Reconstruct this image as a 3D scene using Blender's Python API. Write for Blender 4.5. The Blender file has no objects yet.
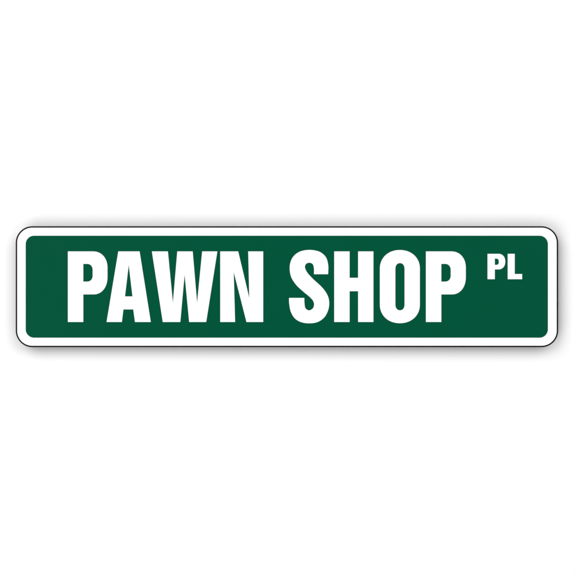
import bpy, math
from mathutils import Vector

# ---------------------------------------------------------------- scale
# the sign is an 18 x 4 inch aluminium plate; all outlines below are measured
# on a 576 unit wide sheet and turned into metres here
S = 0.4572 / 542.4
def X(u): return (u - 288.0) * S
def Z(v): return (288.0 - v) * S

GAP = 13.6 * S          # air between wall and back of the plate
T_PLATE = 1.5 * S      # plate thickness
T_VINYL = 0.10 * S     # green film
T_LETTER = 0.12 * S    # white film letters

scn = bpy.context.scene
col = scn.collection

# ---------------------------------------------------------------- materials
def mat(name, base, rough=0.5, spec=0.5, noise=None, bump=None, metallic=0.0):
    m = bpy.data.materials.new(name); m.use_nodes = True
    nt = m.node_tree; b = nt.nodes['Principled BSDF']
    b.inputs['Base Color'].default_value = (*base, 1)
    b.inputs['Roughness'].default_value = rough
    b.inputs['Specular IOR Level'].default_value = spec
    b.inputs['Metallic'].default_value = metallic
    tc = nt.nodes.new('ShaderNodeTexCoord')
    if noise:
        scale, amt = noise
        n = nt.nodes.new('ShaderNodeTexNoise'); n.inputs['Scale'].default_value = scale
        n.inputs['Detail'].default_value = 4
        nt.links.new(tc.outputs['Object'], n.inputs['Vector'])
        mx = nt.nodes.new('ShaderNodeMix'); mx.data_type = 'RGBA'
        mx.inputs[6].default_value = (*[c * (1 - amt) for c in base], 1)
        mx.inputs[7].default_value = (*[min(1, c * (1 + amt)) for c in base], 1)
        nt.links.new(n.outputs['Fac'], mx.inputs[0])
        nt.links.new(mx.outputs[2], b.inputs['Base Color'])
    if bump:
        scale, strength, dist = bump
        n2 = nt.nodes.new('ShaderNodeTexNoise'); n2.inputs['Scale'].default_value = scale
        n2.inputs['Detail'].default_value = 3
        nt.links.new(tc.outputs['Object'], n2.inputs['Vector'])
        bp = nt.nodes.new('ShaderNodeBump')
        bp.inputs['Strength'].default_value = strength
        bp.inputs['Distance'].default_value = dist
        nt.links.new(n2.outputs['Fac'], bp.inputs['Height'])
        nt.links.new(bp.outputs['Normal'], b.inputs['Normal'])
    return m

M_WALL = mat('white_wall_paint', (0.82, 0.82, 0.82), 0.8, 0.2, bump=(260, 0.06, 0.0004))
M_WHITE = mat('white_plate_enamel', (0.82, 0.82, 0.82), 0.35, 0.35, bump=(45, 0.03, 0.0003))
M_LETTER = mat('white_letter_film', (0.83, 0.83, 0.83), 0.35, 0.35)
M_GREEN = mat('green_sheeting', (0.0002, 0.0722, 0.0346), 0.26, 0.03, noise=(22, 0.04), bump=(60, 0.03, 0.0003))
M_BLACK = mat('black_edge', (0.003, 0.003, 0.003), 0.35, 0.08)
M_BACK = mat('shadow_dark_back', (0.10, 0.10, 0.10), 0.6, 0.3, noise=(80, 0.1))  # unseen plate back, made dark so less light bounces into the gap
M_PAD = mat('grey_foam_pad', (0.35, 0.35, 0.35), 0.9, 0.2, noise=(300, 0.15))

# ---------------------------------------------------------------- outlines
def rrect(x0, y0, x1, y1, r, n=20):
    pts = []
    for cx, cy, a0 in ((x1 - r, y0 + r, -90), (x1 - r, y1 - r, 0), (x0 + r, y1 - r, 90), (x0 + r, y0 + r, 180)):
        for k in range(n + 1):
            a = math.radians(a0 + 90 * k / n)
            pts.append((cx + r * math.cos(a), cy + r * math.sin(a)))
    return pts

def quarter(cx, cy, rx, ry, a0, a1, n=16, p=2.0):
    out = []
    for k in range(n + 1):
        a = math.radians(a0 + (a1 - a0) * k / n)
        c, s = math.cos(a), math.sin(a)
        out.append((cx + rx * math.copysign(abs(c) ** (2 / p), c), cy + ry * math.copysign(abs(s) ** (2 / p), s)))
    return out

def smooth(pts, n=8):
    """open Catmull-Rom run through the points (ends are corners)"""
    P = [Vector(p) for p in pts]
    P = [P[0] * 2 - P[1]] + P + [P[-1] * 2 - P[-2]]
    out = []
    for i in range(1, len(P) - 2):
        a, b, c, d = P[i - 1:i + 3]
        # centripetal
        t = [0.0]
        for u, v in ((a, b), (b, c), (c, d)):
            t.append(t[-1] + max(1e-4, (v - u).length) ** 0.5)
        for k in range(n):
            s = t[1] + (t[2] - t[1]) * k / n
            A1 = a * ((t[1]-s)/(t[1]-t[0])) + b * ((s-t[0])/(t[1]-t[0]))
            A2 = b * ((t[2]-s)/(t[2]-t[1])) + c * ((s-t[1])/(t[2]-t[1]))
            A3 = c * ((t[3]-s)/(t[3]-t[2])) + d * ((s-t[2])/(t[3]-t[2]))
            B1 = A1 * ((t[2]-s)/(t[2]-t[0])) + A2 * ((s-t[0])/(t[2]-t[0]))
            B2 = A2 * ((t[3]-s)/(t[3]-t[1])) + A3 * ((s-t[1])/(t[3]-t[1]))
            out.append(tuple(B1 * ((t[2]-s)/(t[2]-t[1])) + B2 * ((s-t[1])/(t[2]-t[1]))))
    out.append(tuple(P[-2]))
    return out

def slab(name, loops, y_back, thick, material, parent, bevel=0.0):
    """loops in sheet units; the slab stands upright, its back at -y_back, its face towards -y"""
    cu = bpy.data.curves.new('outline', 'CURVE'); cu.dimensions = '2D'; cu.fill_mode = 'BOTH'
    cu.extrude = thick / 2 - bevel; cu.bevel_depth = bevel; cu.bevel_resolution = 2
    if bevel: cu.offset = -bevel
    for L in loops:
        sp = cu.splines.new('POLY'); sp.points.add(len(L) - 1); sp.use_cyclic_u = True
        for p, (u, v) in zip(sp.points, L): p.co = (X(u), Z(v), 0, 1)
    tmp = bpy.data.objects.new('outline', cu); col.objects.link(tmp)
    dg = bpy.context.evaluated_depsgraph_get()
    me = bpy.data.meshes.new_from_object(tmp.evaluated_get(dg))
    bpy.data.objects.remove(tmp); bpy.data.curves.remove(cu)
    me.name = name
    for v in me.vertices:
        x, z, h = v.co
        v.co = (x, -(y_back + thick / 2) - h, z)
    me.update()
    me.materials.clear(); me.materials.append(material)
    for p in me.polygons: p.use_smooth = False
    o = bpy.data.objects.new(name, me); col.objects.link(o)
    o.parent = parent
    if parent: o.matrix_parent_inverse = parent_world(parent).inverted()
    return o

from mathutils import Matrix
def parent_world(p):
    m = Matrix.Translation(p.location)
    return m

# ---------------------------------------------------------------- wall
import bmesh
bm = bmesh.new()
bmesh.ops.create_cube(bm, size=1)
for v in bm.verts:
    v.co = (v.co.x * 7, v.co.y * 0.12 + 0.06, v.co.z * 7)
me = bpy.data.meshes.new('wall'); bm.to_mesh(me); bm.free()
me.materials.append(M_WALL)
wall = bpy.data.objects.new('wall', me); col.objects.link(wall)
wall['kind'] = 'structure'
wall['label'] = 'plain bright white wall behind the green street sign'

# ---------------------------------------------------------------- sign
root = bpy.data.objects.new('street_sign', None); col.objects.link(root)
root.location = (0, -GAP, Z(347.0)); root.empty_display_size = 0.02
root['label'] = 'green and white street name sign with rounded corners reading PAWN SHOP PL'
root['category'] = 'sign'

OUT = (15.75, 226.2, 558.15, 347.2)
B = 1.45                                   # width of the black edge line
outer = rrect(*OUT, 16.5)
inner = rrect(OUT[0] + B, OUT[1] + B, OUT[2] - B, OUT[3] - B, 16.5 - B)
panel = rrect(25.7, 235.7, 547.9, 337.7, 8.4)

y0 = GAP
plate = slab('plate', [inner], y0, T_PLATE, M_WHITE, root)
plate.data.materials.append(M_BACK)        # side facing the wall, darkened to deepen the shadow around the sign
for p in plate.data.polygons:
    if p.normal.y > 0.5: p.material_index = 1
slab('edge_trim', [outer, inner], y0 - 0.05 * S, T_PLATE + 0.1 * S, M_BLACK, root)
y1 = y0 + T_PLATE
green = slab('green_panel', [panel], y1, T_VINYL, M_GREEN, root)
y2 = y1 + T_VINYL

# two foam spacers carry the plate off the wall
for k, u in enumerate((110, 464)):
    if k == 0:
        pads = bmesh.new(); r = bmesh.ops.create_cube(pads, size=1)
        for v in r['verts']:
            v.co = (v.co.x * 30 * S, v.co.y * GAP, v.co.z * 30 * S)
        bmesh.ops.bevel(pads, geom=pads.edges[:], offset=0.5 * S, segments=2, affect='EDGES')
        pm = bpy.data.meshes.new('mounting_pad'); pads.to_mesh(pm); pads.free(); pm.materials.append(M_PAD)
    po = bpy.data.objects.new('mounting_pad', pm); col.objects.link(po); po.parent = root
    po.location = (X(u), GAP / 2, Z(286.7) - root.location.z)

# ---------------------------------------------------------------- letters
T, Bt = 251.4, 322.0
def big_P(x, w):
    r = x + w
    o = [(x, Bt), (x, T), (x + 24.0, T)]
    o += quarter(r - 14.5, T + 16.5, 14.5, 16.5, -90, 0, p=2.15)[0:]
    o += quarter(r - 14.0, 294.4 - 17.5, 14.0, 17.5, 0, 90, p=2.15)
    o += [(x + 15.4, 294.4), (x + 15.4, Bt)]
    c = [(x + 15.4, 263.9)] + quarter(x + 19.2, 263.9 + 6.2, 5.6, 6.2, -90, 0, 12, 2.2) \
        + quarter(x + 19.2, 281.6 - 6.2, 5.6, 6.2, 0, 90, 12, 2.2) + [(x + 15.4, 281.6)]
    return [o, c]

def A():
    return [[(106.6, Bt), (118.3, T), (139.6, T), (150.8, Bt), (135.0, Bt), (133.3, 309.4), (123.4, 309.4), (121.9, Bt)],
            [(128.75, 264.6), (132.5, 296.4), (125.0, 296.4)]]
def W():
    return [[(151.9, T), (167.9, T), (172.9, 303.0), (177.3, T), (192.7, T), (197.1, 303.0), (202.2, T), (217.35, T),
             (206.2, Bt), (189.2, Bt), (184.6, 274.2), (180.3, Bt), (162.8, Bt)]]
def N():
    return [[(220.25, Bt), (220.25, T), (238.2, T), (249.3, 298.2), (248.2, T), (263.2, T), (263.2, Bt), (246.5, Bt),
             (233.7, 271.8), (235.1, Bt)]]
def Sg():
    a = smooth([(328.1, 274.2), (328.2, 265.2), (325.9, 257.3), (320.0, 252.0), (309.3, 249.9), (299.0, 252.0),
                (293.0, 257.0), (290.3, 262.9), (289.7, 269.3), (291.3, 277.2), (296.2, 284.9), (304.0, 292.2), (310.2, 297.4),
                (313.2, 301.0), (314.1, 304.6), (312.9, 308.3), (309.0, 310.4), (305.5, 308.3), (304.5, 303.5),
                (304.3, 297.9)])
    b = smooth([(289.0, 297.9), (289.2, 303.4), (290.8, 311.6), (294.7, 318.2), (300.8, 322.0), (309.2, 323.3),
                (317.6, 322.0), (324.2, 317.4), (328.0, 310.6), (329.2, 303.5), (328.2, 297.0), (325.0, 291.0),
                (320.6, 285.9), (312.7, 278.6), (306.9, 272.0), (304.9, 266.9), (306.1, 263.9), (309.3, 262.7),
                (312.6, 264.0), (313.9, 267.8), (314.0, 274.2)])
    return [a + b]
def H():
    return [[(334.2, Bt), (334.2, T), (349.6, T), (349.6, 277.8), (358.1, 277.8), (358.1, T), (373.4, T), (373.4, Bt),
             (358.1, Bt), (358.1, 291.2), (349.6, 291.2), (349.6, Bt)]]
def O():
    cx = 399.85
    o = quarter(cx, 268.6, 20.0, 18.6, 180, 360, 40, 2.1) + quarter(cx, 304.6, 20.0, 18.6, 0, 180, 40, 2.1)
    c = quarter(399.95, 269.0, 4.6, 5.9, 180, 360, 24, 2.2) + quarter(399.95, 304.5, 4.6, 5.8, 0, 180, 24, 2.2)
    return [o, c]
def small_P():
    o = [(487.5, 279.2), (487.5, 253.8), (498.5, 253.8)] + quarter(498.5, 261.4, 6.7, 7.6, -90, 0, 12, 2.15) \
        + quarter(498.5, 261.9, 6.7, 7.5, 0, 90, 12, 2.15) + [(494.8, 269.4), (494.8, 279.2)]
    c = [(494.8, 258.6)] + quarter(496.4, 261.0, 2.4, 2.4, -90, 0, 8) + quarter(496.4, 262.5, 2.4, 2.4, 0, 90, 8) + [(494.8, 264.9)]
    return [o, c]
def L():
    return [[(507.7, 279.2), (507.7, 253.8), (514.7, 253.8), (514.7, 274.0), (522.1, 274.0), (522.1, 279.2)]]

def clean(loop):
    out = []
    for p in loop:
        if not out or math.dist(p, out[-1]) > 0.02: out.append(p)
    if math.dist(out[0], out[-1]) < 0.02: out.pop()
    return out

for loops, lab in ((big_P(67.9, 39.6), 'large white letter P at the start of PAWN'),
                   (A(), 'large white letter A in PAWN'),
                   (W(), 'large white letter W in PAWN'),
                   (N(), 'large white letter N at the end of PAWN'),
                   (Sg(), 'large white letter S at the start of SHOP'),
                   (H(), 'large white letter H in SHOP'),
                   (O(), 'large white letter O in SHOP'),
                   (big_P(425.9, 39.9), 'large white letter P at the end of SHOP'),
                   (small_P(), 'small raised white letter P of PL'),
                   (L(), 'small raised white letter L of PL')):
    g = slab('letter', [clean(l) for l in loops], y2 - root.location.y * 0, T_LETTER, M_LETTER, None)
    g.parent = green
    g.matrix_parent_inverse = parent_world(root).inverted() @ Matrix.Translation(root.location)
    g['label'] = lab

# ---------------------------------------------------------------- camera
D = 1.7
cam = bpy.data.cameras.new('camera'); co = bpy.data.objects.new('camera', cam); col.objects.link(co)
face = GAP + T_PLATE
co.location = (0, -face - D, 0); co.rotation_euler = (math.radians(90), 0, 0)
cam.sensor_width = 36; cam.lens = 36 * D / (576 * S); cam.clip_start = 0.01; cam.clip_end = 100
scn.camera = co

# ---------------------------------------------------------------- light
w = bpy.data.worlds.new('World'); scn.world = w; w.use_nodes = True
bg = w.node_tree.nodes['Background']; bg.inputs['Color'].default_value = (1, 1, 1, 1); bg.inputs['Strength'].default_value = 0.02

def softbox(name, loc, size, power):
    l = bpy.data.lights.new(name, 'AREA'); l.shape = 'SQUARE'; l.size = size; l.energy = power
    l.color = (1, 1, 1)
    o = bpy.data.objects.new(name, l); col.objects.link(o)
    o.location = loc
    o.rotation_euler = (-Vector(loc)).to_track_quat('-Z', 'Y').to_euler()
R, Y, SIZE, P = 1.8, -3.6, 3.0, 330
softbox('softbox_key', (-R, Y, R), SIZE, P * 0.365)
softbox('softbox_fill', (R, Y, -R), SIZE, P * 0.110)
softbox('softbox_fill', (-R, Y, -R), SIZE, P * 0.275)
softbox('softbox_fill', (R, Y, R), SIZE, P * 0.265)

vs = scn.view_settings
scn.display_settings.display_device = 'sRGB'
vs.view_transform = 'Standard'; vs.look = 'None'; vs.gamma = 1; vs.exposure = 0; vs.use_curve_mapping = False
scn.cycles.filter_width = 1.5
